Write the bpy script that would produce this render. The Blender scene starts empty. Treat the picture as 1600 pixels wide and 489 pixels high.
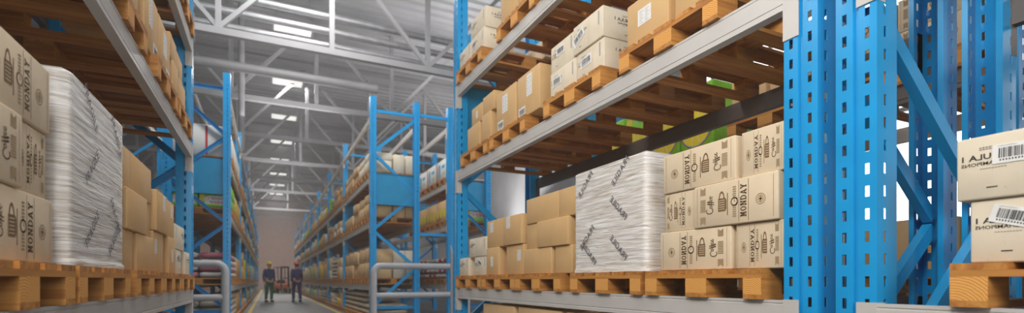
import bpy, bmesh, math, random
from mathutils import Vector, Matrix
random.seed(7)
PI = math.pi
HAZE = .0035
S = bpy.context.scene
COL = S.collection

# ------------------------------------------------------------------ materials
def srgb(r, g, b):
    f = lambda c: (c/255/12.92) if c/255 <= .04045 else ((c/255+.055)/1.055)**2.4
    return (f(r), f(g), f(b), 1)
class N:
    def __init__(s, name):
        s.m = bpy.data.materials.new(name); s.m.use_nodes = True
        s.t = s.m.node_tree; s.b = s.t.nodes['Principled BSDF']
    def n(s, typ, **kw):
        x = s.t.nodes.new(typ)
        for k, v in kw.items():
            if k in x.inputs.keys(): x.inputs[k].default_value = v
            else: setattr(x, k, v)
        return x
    def l(s, a, b): s.t.links.new(a, b)
    def coords(s, scale=(1, 1, 1), kind='Object', vary=True, amount=17.3):
        tc = s.n('ShaderNodeTexCoord'); mp = s.n('ShaderNodeMapping'); mp.inputs['Scale'].default_value = scale
        src = tc.outputs[kind]
        if vary:
            oi = s.n('ShaderNodeObjectInfo'); ad = s.n('ShaderNodeVectorMath', operation='ADD')
            mu = s.n('ShaderNodeMath', operation='MULTIPLY'); mu.inputs[1].default_value = amount
            s.l(oi.outputs['Random'], mu.inputs[0]); s.l(src, ad.inputs[0]); s.l(mu.outputs[0], ad.inputs[1]); src = ad.outputs[0]
        s.l(src, mp.inputs['Vector']); return mp.outputs[0]
    def ramp(s, fac, stops):
        r = s.n('ShaderNodeValToRGB'); e = r.color_ramp.elements
        while len(e) < len(stops): e.new(.5)
        for i, (p, c) in enumerate(stops): e[i].position = p; e[i].color = c
        s.l(fac, r.inputs[0]); return r.outputs[0]
    def bump(s, h, strength, dist=.002):
        b = s.n('ShaderNodeBump'); b.inputs['Strength'].default_value = strength; b.inputs['Distance'].default_value = dist
        s.l(h, b.inputs['Height']); s.l(b.outputs[0], s.b.inputs['Normal'])
def paint(name, c, rough=.4, metal=0, var=.06, bump=.05, scale=6):
    m = N(name); v = m.coords((scale,)*3)
    no = m.n('ShaderNodeTexNoise', Scale=1.0, Detail=4.0); m.l(v, no.inputs['Vector'])
    d = tuple(x*(1-var) for x in c[:3])+(1,); l = tuple(min(1, x*(1+var)) for x in c[:3])+(1,)
    m.l(m.ramp(no.outputs[0], [(.35, d), (.65, l)]), m.b.inputs['Base Color'])
    m.b.inputs['Roughness'].default_value = rough; m.b.inputs['Metallic'].default_value = metal
    n2 = m.n('ShaderNodeTexNoise', Scale=40.0, Detail=2.0); m.l(v, n2.inputs['Vector']); m.bump(n2.outputs[0], bump)
    return m.m
def card(name, c, rough=.75, speck=.5, var=.07):
    m = N(name); v = m.coords((1, 1, 1))
    no = m.n('ShaderNodeTexNoise', Scale=9.0, Detail=6.0); m.l(v, no.inputs['Vector'])
    d = tuple(x*(1-var) for x in c[:3])+(1,); l = tuple(min(1, x*(1+var)) for x in c[:3])+(1,)
    base = m.ramp(no.outputs[0], [(.3, d), (.7, l)])
    sp = m.n('ShaderNodeTexNoise', Scale=170.0, Detail=2.0); m.l(v, sp.inputs['Vector'])
    fac = m.ramp(sp.outputs[0], [(.66, (0, 0, 0, 1)), (.74, (speck, speck, speck, 1))])
    mx = m.n('ShaderNodeMix', data_type='RGBA'); m.l(fac, mx.inputs[0]); m.l(base, mx.inputs[6]); mx.inputs[7].default_value = tuple(x*.6 for x in c[:3])+(1,)
    m.l(mx.outputs[2], m.b.inputs['Base Color']); m.b.inputs['Roughness'].default_value = rough
    m.bump(sp.outputs[0], .12, .001); return m.m
def wood(name, axis, a, b, ends=False):
    m = N(name); sc = {'x': (2, 30, 30), 'y': (30, 2, 30), 'z': (30, 30, 2)}[axis]
    v = m.coords(sc); no = m.n('ShaderNodeTexNoise', Scale=1.0, Detail=5.0, Distortion=.6); m.l(v, no.inputs['Vector'])
    c1 = m.ramp(no.outputs[0], [(.3, a), (.72, b)])
    g = m.n('ShaderNodeNewGeometry'); hv = m.n('ShaderNodeHueSaturation'); mr = m.n('ShaderNodeMapRange'); mr.inputs['To Min'].default_value = .78; mr.inputs['To Max'].default_value = 1.15
    m.l(g.outputs['Random Per Island'], mr.inputs['Value']); m.l(mr.outputs[0], hv.inputs['Value']); m.l(c1, hv.inputs['Color'])
    m.l(hv.outputs[0], m.b.inputs['Base Color']); m.b.inputs['Roughness'].default_value = .65; m.bump(no.outputs[0], .25, .002); return m.m
def endgrain(name, a, b):
    m = N(name); v = m.coords((1, 1, 1), amount=.06); w = m.n('ShaderNodeTexWave', wave_type='RINGS', rings_direction='Y', Scale=34.0, Distortion=2.2, Detail=3.0)
    w.inputs['Detail Scale'].default_value = 1.6; m.l(v, w.inputs['Vector'])
    m.l(m.ramp(w.outputs[1], [(.1, a), (.8, b)]), m.b.inputs['Base Color']); m.b.inputs['Roughness'].default_value = .75
    m.bump(w.outputs[1], .2, .001); return m.m
def flat(name, c, rough=.6):
    m = N(name); v = m.coords((25,)*3); no = m.n('ShaderNodeTexNoise', Scale=2.0, Detail=3.0); m.l(v, no.inputs['Vector'])
    m.l(m.ramp(no.outputs[0], [(.3, tuple(x*.9 for x in c[:3])+(1,)), (.7, c)]), m.b.inputs['Base Color']); m.b.inputs['Roughness'].default_value = rough; return m.m
def glow(name, c, s):
    m = N(name); m.b.inputs['Base Color'].default_value = c; m.b.inputs['Emission Color'].default_value = c; m.b.inputs['Emission Strength'].default_value = s; return m.m

M = {}
M['blue'] = paint('blue_rack_paint', srgb(22, 154, 218), .32, 0, .05, .03)
M['panel'] = paint('blue_sheet_paint', srgb(28, 146, 196), .35, 0, .05, .03)
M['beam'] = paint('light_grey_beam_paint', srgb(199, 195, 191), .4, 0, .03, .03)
M['beam_shaded'] = paint('shaded_beam_paint', srgb(112, 103, 97), .5, 0, .04, .03)  # beam paint darkened: shade on the near rear beams put into the colour
M['steel'] = paint('galvanised_steel', srgb(165, 165, 168), .4, .6, .1, .05)
M['rail'] = paint('grey_rail_paint', srgb(172, 172, 176), .4, 0, .05, .03)
M['woodx'] = wood('pallet_pine_cross', 'x', srgb(166, 102, 40), srgb(206, 146, 70))
M['woody'] = wood('pallet_pine_long', 'y', srgb(160, 96, 36), srgb(208, 148, 72))
M['end'] = endgrain('pine_end_grain', srgb(206, 136, 60), srgb(232, 174, 94))
M['tan'] = card('tan_cardboard', srgb(212, 173, 120), .7, .1, .035)
M['tan2'] = card('light_tan_cardboard', srgb(216, 180, 132), .7, .15, .04)
M['beige'] = card('pale_kraft_board', srgb(220, 200, 170), .75, .35, .04)
M['cream'] = card('cream_board', srgb(224, 211, 188), .75, .5, .06)
M['white'] = card('white_board', srgb(222, 222, 218), .7, .1, .03)
M['paper'] = flat('white_sticker_paper', srgb(238, 237, 234), .5)
M['ink'] = flat('black_ink', srgb(22, 20, 20), .7)
M['greyink'] = flat('grey_ink', srgb(104, 98, 102), .7)
M['printgrey'] = flat('faint_grey_print', srgb(175, 172, 170), .7)
M['brown'] = flat('brown_ink', srgb(98, 71, 43), .8)
M['brownl'] = flat('pale_brown_ink', srgb(168, 142, 106), .8)
M['brownm'] = flat('medium_brown_ink', srgb(128, 100, 66), .8)
M['yellow'] = flat('lemon_yellow_print', srgb(240, 214, 40), .5)
M['green'] = flat('leaf_green_print', srgb(140, 205, 40), .5)
M['red'] = flat('red_print', srgb(200, 36, 44), .5)
M['cyan'] = flat('cyan_print', srgb(80, 180, 215), .5)
M['pink'] = flat('pink_sack_cloth', srgb(205, 110, 128), .7)
M['sack'] = card('white_woven_sack', srgb(205, 200, 196), .8, .4, .06)
M['sackc'] = card('cream_woven_sack', srgb(188, 172, 150), .85, .5, .08)
M['navy'] = flat('navy_cloth', srgb(48, 62, 110), .85)
M['purple'] = flat('dark_violet_cloth', srgb(58, 44, 104), .85)
M['dgreen'] = flat('green_cloth', srgb(36, 100, 62), .85)
M['skin'] = flat('skin_tone', srgb(205, 155, 125), .6)
M['hair'] = flat('dark_hair', srgb(50, 38, 30), .8)
M['orange'] = flat('orange_paint', srgb(225, 110, 25), .4)
M['rubber'] = flat('black_rubber', srgb(28, 28, 28), .8)
M['truss'] = paint('white_truss_paint', srgb(152, 151, 153), .5, 0, .05, .03, 2)
M['duct'] = paint('blue_grey_duct', srgb(120, 142, 168), .45, .1, .06, .03, 2)
M['lamp'] = glow('lamp_diffuser', (1, .99, .97, 1), .5)
M['roof'] = paint('grey_roof_sheet', srgb(158, 157, 160), .5, 0, .12, .04, .6)
M['wall'] = paint('pale_grey_wall_panel', srgb(176, 175, 176), .6, 0, .18, .05, .35)
M['yline'] = flat('yellow_floor_paint', srgb(215, 180, 40), .6)
def mk_floor():
    m = N('polished_concrete'); v = m.coords((.6, .6, .6), vary=False); n = m.n('ShaderNodeTexNoise', Scale=1.5, Detail=7.0); m.l(v, n.inputs['Vector'])
    m.l(m.ramp(n.outputs[0], [(.3, srgb(88, 87, 86)), (.7, srgb(110, 109, 107))]), m.b.inputs['Base Color']); m.b.inputs['Roughness'].default_value = .55; return m.m
M['floor'] = mk_floor()
def mk_brick():
    m = N('red_brown_brick'); v = m.coords((1, 1, 1), vary=False); b = m.n('ShaderNodeTexBrick', Scale=2.2)
    b.inputs['Color1'].default_value = srgb(172, 136, 122); b.inputs['Color2'].default_value = srgb(156, 124, 112); b.inputs['Mortar'].default_value = srgb(176, 160, 150)
    mp = m.n('ShaderNodeMapping'); mp.inputs['Rotation'].default_value = (PI/2, 0, 0); m.l(v, mp.inputs[0]); m.l(mp.outputs[0], b.inputs['Vector'])
    m.l(b.outputs[0], m.b.inputs['Base Color']); m.b.inputs['Roughness'].default_value = .85; return m.m
M['brick'] = mk_brick()
def mk_film():
    m = N('crinkled_stretch_film'); v = m.coords((2.0, 2.0, 70)); n = m.n('ShaderNodeTexNoise', Scale=1.6, Detail=6.0, Distortion=1.1); m.l(v, n.inputs['Vector'])
    v2 = m.coords((1.6, 1.6, 24)); n2 = m.n('ShaderNodeTexNoise', Scale=2.4, Detail=4.0, Distortion=1.6); m.l(v2, n2.inputs['Vector'])
    ad = m.n('ShaderNodeMath', operation='ADD'); m.l(n.outputs[0], ad.inputs[0]); m.l(n2.outputs[0], ad.inputs[1])
    hf = m.n('ShaderNodeMath', operation='MULTIPLY'); hf.inputs[1].default_value = .5; m.l(ad.outputs[0], hf.inputs[0])
    m.l(m.ramp(hf.outputs[0], [(.36, srgb(184, 168, 150)), (.47, srgb(220, 213, 205)), (.60, srgb(246, 245, 244))]), m.b.inputs['Base Color'])
    m.b.inputs['Roughness'].default_value = .38; m.b.inputs['Coat Weight'].default_value = .3; m.b.inputs['Coat Roughness'].default_value = .25
    m.bump(hf.outputs[0], .7, .008); return m.m
M['film'] = mk_film()
def mk_glass():
    m = N('daylit_frosted_glass'); m.b.inputs['Base Color'].default_value = (.9, .93, .96, 1)
    m.b.inputs['Emission Color'].default_value = (.95, .98, 1, 1); m.b.inputs['Emission Strength'].default_value = 2.2; m.b.inputs['Roughness'].default_value = .3; return m.m
M['glass'] = mk_glass()

# ------------------------------------------------------------------ mesh helpers
class MB:
    def __init__(s): s.v = []; s.f = []; s.mi = []
    def add(s, vs, fs, mi=0):
        o = len(s.v); s.v += [tuple(v) for v in vs]; s.f += [tuple(o+i for i in f) for f in fs]; s.mi += [mi]*len(fs); return s
    def box(s, x0, y0, z0, x1, y1, z1, mi=0):
        vs = [(x, y, z) for x in (x0, x1) for y in (y0, y1) for z in (z0, z1)]
        return s.add(vs, [(0, 1, 3, 2), (4, 6, 7, 5), (0, 4, 5, 1), (2, 3, 7, 6), (0, 2, 6, 4), (1, 5, 7, 3)], mi)
    def bar(s, a, b, w, t, up=(0, 0, 1), mi=0):
        a, b = Vector(a), Vector(b); d = (b-a).normalized(); n = d.cross(Vector(up))
        if n.length < 1e-4: n = d.cross(Vector((0, 1, 0)))
        n.normalize(); u = n.cross(d)
        vs = [p+n*(t/2*i)+u*(w/2*j) for p in (a, b) for i, j in ((-1, -1), (1, -1), (1, 1), (-1, 1))]
        return s.add(vs, [(3, 2, 1, 0), (4, 5, 6, 7), (0, 1, 5, 4), (1, 2, 6, 5), (2, 3, 7, 6), (3, 0, 4, 7)], mi)
    def tube(s, pts, r, n=10, mi=0, caps=True):
        pts = [Vector(p) for p in pts]; rings = []; nrm = None
        for i, p in enumerate(pts):
            d = (pts[min(i+1, len(pts)-1)]-pts[max(i-1, 0)]).normalized()
            if nrm is None: nrm = d.orthogonal().normalized()
            nrm = (nrm-d*nrm.dot(d)).normalized(); bi = d.cross(nrm)
            rr = r[i] if isinstance(r, (list, tuple)) else r
            rings.append([p+(nrm*math.cos(2*PI*k/n)+bi*math.sin(2*PI*k/n))*rr for k in range(n)])
        vs = [v for q in rings for v in q]; fs = []
        for i in range(len(pts)-1):
            for k in range(n): fs.append((i*n+k, i*n+(k+1) % n, (i+1)*n+(k+1) % n, (i+1)*n+k))
        if caps: fs.append(tuple(range(n))[::-1]); fs.append(tuple((len(pts)-1)*n+k for k in range(n)))
        return s.add(vs, fs, mi)
    def poly(s, pts, y=0, mi=0):            # polygon in the XZ plane facing -Y
        return s.add([(p[0], y, p[1]) for p in pts], [tuple(range(len(pts)))], mi)
    def rect(s, x0, z0, x1, z1, y=0, mi=0): return s.poly([(x0, z0), (x1, z0), (x1, z1), (x0, z1)], y, mi)
    def ring(s, cx, cz, r0, r1, y=0, mi=0, n=20, a0=0, a1=2*PI, ex=1):
        for k in range(n):
            p, q = a0+(a1-a0)*k/n, a0+(a1-a0)*(k+1)/n
            s.poly([(cx+ex*r0*math.cos(p), cz+r0*math.sin(p)), (cx+ex*r1*math.cos(p), cz+r1*math.sin(p)), (cx+ex*r1*math.cos(q), cz+r1*math.sin(q)), (cx+ex*r0*math.cos(q), cz+r0*math.sin(q))], y, mi)
        return s
    def disc(s, cx, cz, r, y=0, mi=0, n=20, ex=1): return s.poly([(cx+ex*r*math.cos(2*PI*k/n), cz+r*math.sin(2*PI*k/n)) for k in range(n)], y, mi)
    def ribbon(s, pts, w, y=0, mi=0):
        for a, b in zip(pts, pts[1:]):
            dx, dz = b[0]-a[0], b[1]-a[1]; L = math.hypot(dx, dz) or 1; nx, nz = -dz/L*w/2, dx/L*w/2; ex, ez = dx/L*w*.3, dz/L*w*.3
            s.poly([(a[0]-nx-ex, a[1]-nz-ez), (b[0]-nx+ex, b[1]-nz+ez), (b[0]+nx+ex, b[1]+nz+ez), (a[0]+nx-ex, a[1]+nz-ez)], y, mi)
        return s
    def mesh(s, name, mats, recalc=True):
        me = bpy.data.meshes.new(name); me.from_pydata(s.v, [], s.f)
        for m in (mats if isinstance(mats, (list, tuple)) else [mats]): me.materials.append(m)
        me.polygons.foreach_set('material_index', s.mi); me.update()
        if recalc:
            bm = bmesh.new(); bm.from_mesh(me); bmesh.ops.recalc_face_normals(bm, faces=bm.faces); bm.to_mesh(me); bm.free()
        return me
def smooth(me, ang=35):
    for p in me.polygons: p.use_smooth = True
    bm = bmesh.new(); bm.from_mesh(me)
    for e in bm.edges:
        if len(e.link_faces) == 2 and e.calc_face_angle(0) > math.radians(ang): e.smooth = False
    bm.to_mesh(me); bm.free(); return me
def ob(name, me, parent=None, loc=(0, 0, 0), rot=(0, 0, 0)):
    o = bpy.data.objects.new(name, me); COL.objects.link(o); o.parent = parent; o.location = loc; o.rotation_euler = rot; return o
USED = {}; ALL = []; ALL_SET = set()
def tag(o, label, cat, group=None, kind=None):
    nw = len(label.split())
    if nw > 16 or nw < 4: print('LABEL LEN', nw, label)
    if label in USED and USED[label] != (group or 0): print('DUP', label)
    if label in USED and not group: print('DUP nogroup', label)
    USED[label] = group or 0
    o['label'] = label; o['category'] = cat
    if o not in ALL_SET: ALL_SET.add(o); ALL.append(o)
    if group: o['group'] = group
    if kind: o['kind'] = kind
    return o
def thing(name, label, cat, loc=(0, 0, 0), rz=0, group=None): return tag(ob(name, None, None, loc, (0, 0, rz)), label, cat, group)
def struct(name, me, loc=(0, 0, 0), parent=None):
    o = ob(name, me, parent, loc)
    if parent is None: o['kind'] = 'structure'
    return o
def copy_tree(o, parent=None):
    c = o.copy(); COL.objects.link(c); c.parent = parent
    for ch in list(o.children): copy_tree(ch, c)
    return c
CACHE = {}
def bevbox(name, l, d, h, mat, bev=.006, seg=2):
    key = (name, round(l, 3), round(d, 3), round(h, 3), mat.name)
    if key in CACHE: return CACHE[key]
    mb = MB().box(-l/2, -d/2, 0, l/2, d/2, h); me = mb.mesh(name, mat)
    bm = bmesh.new(); bm.from_mesh(me); bmesh.ops.bevel(bm, geom=list(bm.edges), offset=bev, segments=seg, profile=.5, affect='EDGES'); bm.to_mesh(me); bm.free()
    CACHE[key] = smooth(me, 50); return me
TXT = {}
def textdata(s, bold=0.0):                    # vertices and faces of a line of lettering, height about 1, centred
    if (s, bold) in TXT: return TXT[(s, bold)]
    cu = bpy.data.curves.new('lettering', 'FONT'); cu.body = s; cu.align_x = 'CENTER'; cu.align_y = 'CENTER'; cu.resolution_u = 2; cu.offset = bold; cu.size = 1.38
    o = bpy.data.objects.new('lettering', cu); COL.objects.link(o); bpy.context.view_layer.update()
    me = bpy.data.meshes.new_from_object(o.evaluated_get(bpy.context.evaluated_depsgraph_get()))
    vs = [(v.co.x, v.co.y) for v in me.vertices]; fs = [tuple(p.vertices) for p in me.polygons]
    bpy.data.objects.remove(o); bpy.data.curves.remove(cu); bpy.data.meshes.remove(me); TXT[(s, bold)] = (vs, fs); return vs, fs
def addtext(mb, s, cx, cz, h, y=0, mi=0, bold=0.0, sx=1.0, rot=0.0, mirror=False):
    vs, fs = textdata(s, bold); c, n = math.cos(rot), math.sin(rot); out = []
    for a, b in vs:
        a, b = a*h*sx, b*h
        p, q = a*c-b*n, a*n+b*c
        out.append((cx+(-p if mirror else p), y, cz+q))
    mb.add(out, fs, mi); return mb

# ------------------------------------------------------------------ rack system
HALF_PI = PI/2
LEV = {1: .862, 2: 2.289, 3: 3.323, 4: 4.66}      # beam tops above the floor
PH = .144
FRAME_H, FRAME_D, POST_W, POST_D, PITCH = 5.13, 1.13, .15, .128, .0875
class Row:                                         # a row of racking: front plane x, facing direction
    def __init__(s, x, sgn): s.x = x; s.sgn = sgn; s.rz = -HALF_PI if sgn > 0 else HALF_PI
    def pt(s, d, y, z=0): return (s.x+s.sgn*d, y, z)
R1 = Row(2.09, 1); L1 = Row(-.675, -1); RB = Row(5.05, -1); LB = Row(-3.635, 1)

def upright_mesh():
    hw = .0175
    path = [(.022, POST_D), (0, POST_D)]
    def side(p, rev):
        a = [(p, .05+hw/2), (p, .05-hw/2)]
        return a if not rev else a[::-1]
    path += side(0, False)+[(0, 0), (.032-hw/2, 0), (.032+hw/2, 0), (.062, 0), (.066, .011), (.084, .011), (.088, 0), (.118-hw/2, 0), (.118+hw/2, 0), (.15, 0)]+side(.15, True)+[(.15, POST_D), (.128, POST_D)]
    holes = {2, 5, 11, 14}
    zs = [0.0]; z = .05
    while z+.045 < FRAME_H-.02: zs += [z, z+.042]; z += PITCH
    zs.append(FRAME_H); hs = set(range(1, len(zs)-1, 2))
    mb = MB(); n = len(path); vs = [(p-.075, q, zz) for zz in zs for p, q in path]; fs = []
    for r in range(len(zs)-1):
        for i in range(n-1):
            if i in holes and r in hs: continue
            fs.append((r*n+i, r*n+i+1, (r+1)*n+i+1, (r+1)*n+i))
    me = MB().add(vs, fs).mesh('upright', M['blue'], False)
    bm = bmesh.new(); bm.from_mesh(me); bmesh.ops.recalc_face_normals(bm, faces=bm.faces); bm.to_mesh(me); bm.free()
    return me
UP = upright_mesh()
def brace_mesh(a, b):                               # folded channel lying in the frame plane
    a, b = Vector(a), Vector(b); d = (b-a).normalized(); n = Vector((1, 0, 0)); u = n.cross(d).normalized()
    w, t, th = .068, .042, .004; prof = [(-t/2, -w/2), (t/2, -w/2), (t/2, -w/2+th), (-t/2+th, -w/2+th), (-t/2+th, w/2-th), (t/2, w/2-th), (t/2, w/2), (-t/2, w/2)]
    mb = MB(); k = len(prof); vs = [p+n*(-i)+u*j for p in (a, b) for i, j in prof]
    mb.add(vs, [(i, (i+1) % k, k+(i+1) % k, k+i) for i in range(k)]+[(0, 1, 2, 3), (0, 3, 4, 7), (4, 5, 6, 7), (k, k+3, k+2, k+1), (k, k+7, k+4, k+3), (k+4, k+7, k+6, k+5)])
    return mb.mesh('brace', M['blue'])
def frame_proto(label, group=None):
    t = thing('rack_frame', label, 'rack frame', group=group)
    for yy, rz in ((0, 0), (FRAME_D, PI)):
        o = ob('upright', UP, t, (0, yy, 0), (0, 0, rz)); so = o.modifiers.new('sheet', 'SOLIDIFY'); so.thickness = .0035; so.offset = 1
        ob('foot_plate', MB().box(-.09, -.03 if rz == 0 else -.15, 0, .09, .15 if rz == 0 else .03, .008).mesh('foot_plate', M['blue']), t, (0, yy, 0))
    f, r = .095, FRAME_D-.095
    nodes = [(r, 4.75), (f, 3.87), (r, 2.98), (f, 2.10), (r, 1.25), (f, .37)]
    for (ya, za), (yb, zb) in zip(nodes, nodes[1:]): ob('brace', brace_mesh((0, ya, za-.03), (0, yb, zb+.03)), t)
    for z in (4.82, .33): ob('tie_bar', brace_mesh((0, f, z), (0, r, z)), t)
    pm = MB().box(-.018, f-.03, 2.69, -.012, r+.03, 3.41).box(-.018, f-.03, 3.404, .01, r+.03, 3.41).box(-.018, f-.03, 2.69, .01, r+.03, 2.696).mesh('side_panel', M['panel'])
    ob('side_panel', pm, t, (.03, 0, 0)); return t
FR = None
def frame(row, y0, label, group=None):
    global FR
    if FR is None: FR = frame_proto(label, group); o = FR
    else: o = copy_tree(FR); o['label'] = label; o.pop('group', None); tag(o, label, 'rack frame', group)
    o.location = row.pt(0, y0+.075); o.rotation_euler = (0, 0, row.rz); return o
BM = {}
def beam(row, lev, ya, yb, label, rear=False, group=None):
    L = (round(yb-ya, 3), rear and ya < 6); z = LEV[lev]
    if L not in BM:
        K = L; L = L[0]; mt = M['beam_shaded'] if rear and ya < 6 else M['beam']
        h = .126; pr = [(0, 0), (0, -.012), (.003, -.014), (.003, -.018), (0, -.020), (0, -.094), (.004, -.097), (.004, -.101), (-.002, -.104), (-.002, -h), (.05, -h), (.05, -.03), (.045, 0)]
        k = len(pr); vs = [(x, q-.006, zz) for x in (-L/2, L/2) for q, zz in pr]
        bar = MB().add(vs, [(i, (i+1) % k, k+(i+1) % k, k+i) for i in range(k)]+[tuple(range(k)), tuple(range(2*k-1, k-1, -1))]).mesh('beam_bar', mt)
        cn = []
        for s in (-1, 1):
            a = s*L/2; mb = MB().box(min(a, a+s*.070), -.0085, -.268, max(a, a+s*.070), -.004, .004).box(min(a, a-s*.004), -.0085, -.268, max(a, a-s*.004), .05, .004)
            cn.append(mb.mesh('end_connector', mt))
        L = K; BM[L] = (bar, cn)
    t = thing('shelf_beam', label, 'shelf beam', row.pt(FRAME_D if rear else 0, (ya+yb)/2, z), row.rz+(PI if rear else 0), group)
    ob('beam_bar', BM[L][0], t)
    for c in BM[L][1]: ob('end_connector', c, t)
    return t
# pallets
def pallet_parts():
    mb = MB(); xs = [(-.4, -.255), (-.2135, -.1135), (-.0725, .0725), (.1135, .2135), (.255, .4)]
    for i, (a, b) in enumerate(xs): mb.box(a, -.6, .122, b, .6, .144-(.0008*i % .0016))
    top = mb.mesh('top_boards', M['woody'])
    st = MB()
    for c in (-.5275, 0, .5275): st.box(-.4, c-.0725, .1, .4, c+.0725, .1218)
    st = st.mesh('cross_boards', M['woodx'])
    bl = {}
    for w in (.1, .145):
        m = MB().box(-w/2, -.0725, 0, w/2, .0725, .078).mesh('block', [M['woody'], M['end']])
        for p in m.polygons:
            if abs(p.normal.y) > .9: p.material_index = 1
        bl[w] = m
    sk = {w: MB().box(-w/2, -.6, 0, w/2, .6, .0218).mesh('bottom_board', M['woody']) for w in (.1, .145)}
    return top, st, bl, sk
PT = pallet_parts()
def far_pallet_mesh():
    mb = MB()
    for a, b in [(-.4, -.255), (-.2135, -.1135), (-.0725, .0725), (.1135, .2135), (.255, .4)]: mb.box(a, -.6, .122, b, .6, .144)
    for c in (-.5275, 0, .5275): mb.box(-.4, c-.0725, .1, .4, c+.0725, .1218)
    for x, w in ((-.35, .1), (0, .145), (.35, .1)):
        for c in (-.5275, 0, .5275): mb.box(x-w/2, c-.0725, .022, x+w/2, c+.0725, .1)
        mb.box(x-w/2, -.6, 0, x+w/2, .6, .0218)
    return mb.mesh('pallet', M['woody'])
FPM = far_pallet_mesh()
PAL = None
def pallet(row, yc, z, label, group=None, parts=True, d=-.03):
    global PAL
    loc = row.pt(d+.6, yc, z+.001)
    if not parts: return tag(ob('wooden_pallet', FPM, None, loc, (0, 0, row.rz)), label, 'pallet', group)
    if PAL is None:
        PAL = o = thing('wooden_pallet', label, 'pallet', group=group); top, st, bl, sk = PT
        ob('top_boards', top, o); ob('cross_boards', st, o)
        for x, w in ((-.35, .1), (0, .145), (.35, .1)):
            ob('bottom_board', sk[w], o, (x, 0, 0))
            for c in (-.5275, 0, .5275): ob('block', bl[w], o, (x, c, .022))
    else:
        o = copy_tree(PAL); o.pop('group', None); tag(o, label, 'pallet', group)
    o.location = loc; o.rotation_euler = (0, 0, row.rz); return o

# ------------------------------------------------------------------ printed artwork
def slab(mb, ch, x, z, w, h, put, mi=0):            # slab-serif capitals in a w x h cell
    t = w*.24; b = h*.15
    def r(a, c, e, d): put([(x+a, z+c), (x+e, z+c), (x+e, z+d), (x+a, z+d)])
    def q(*p): put([(x+a, z+c) for a, c in p])
    def serif(cx, top): r(cx-t*.85, h-b if top else 0, cx+t*.85, h if top else b)
    if ch == 'M':
        r(t*.35, 0, t*1.35, h); r(w-t*1.35, 0, w-t*.35, h)
        q((t*.6, h), (t*1.5, h), (w/2+t*.4, h*.25), (w/2-t*.4, h*.25)); q((w-t*1.5, h), (w-t*.6, h), (w/2+t*.4, h*.25), (w/2-t*.4, h*.25))
        for c in (t*.85, w-t*.85): serif(c, 0)
        r(0, h-b, t, h); r(w-t, h-b, w, h)
    elif ch == 'N':
        r(t*.35, 0, t*1.2, h); r(w-t*1.2, 0, w-t*.35, h); q((t*.5, h), (t*1.6, h), (w-t*.5, 0), (w-t*1.6, 0)); serif(t*.85, 0); serif(t*.7, 1); serif(w-t*.8, 1)
    elif ch in 'OD':
        n = 14; cx, cz, rx, rz = w/2, h/2, w/2-t*.1, h/2
        if ch == 'O':
            for k in range(n):
                a, c = 2*PI*k/n, 2*PI*(k+1)/n
                put([(x+cx+rx*math.cos(a), z+cz+rz*math.sin(a)), (x+cx+rx*math.cos(c), z+cz+rz*math.sin(c)), (x+cx+(rx-t)*math.cos(c), z+cz+(rz-b*1.1)*math.sin(c)), (x+cx+(rx-t)*math.cos(a), z+cz+(rz-b*1.1)*math.sin(a))])
        else:
            r(t*.3, 0, t*1.3, h); r(0, 0, w*.5, b); r(0, h-b, w*.5, h)
            for k in range(n//2):
                a, c = -PI/2+PI*k/(n//2), -PI/2+PI*(k+1)/(n//2)
                put([(x+w*.45+(w*.53)*math.cos(a), z+cz+rz*math.sin(a)), (x+w*.45+(w*.53)*math.cos(c), z+cz+rz*math.sin(c)), (x+w*.45+(w*.53-t)*math.cos(c), z+cz+(rz-b)*math.sin(c)), (x+w*.45+(w*.53-t)*math.cos(a), z+cz+(rz-b)*math.sin(a))])
    elif ch == 'A':
        q((t*.2, 0), (t*1.1, 0), (w/2+t*.35, h), (w/2-t*.5, h)); q((w-t*1.2, 0), (w-t*.2, 0), (w/2+t*.5, h), (w/2-t*.35, h)); r(w*.28, h*.25, w*.72, h*.25+b); serif(t*.7, 0); serif(w-t*.7, 0)
    elif ch == 'Y':
        r(w/2-t/2, 0, w/2+t/2, h*.5); q((t*.2, h), (t*1.2, h), (w/2+t*.5, h*.42), (w/2-t*.5, h*.42)); q((w-t*1.2, h), (w-t*.2, h), (w/2+t*.5, h*.42), (w/2-t*.5, h*.42)); serif(w/2, 0); serif(t*.8, 1); serif(w-t*.8, 1)
ARTM = {}
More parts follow.
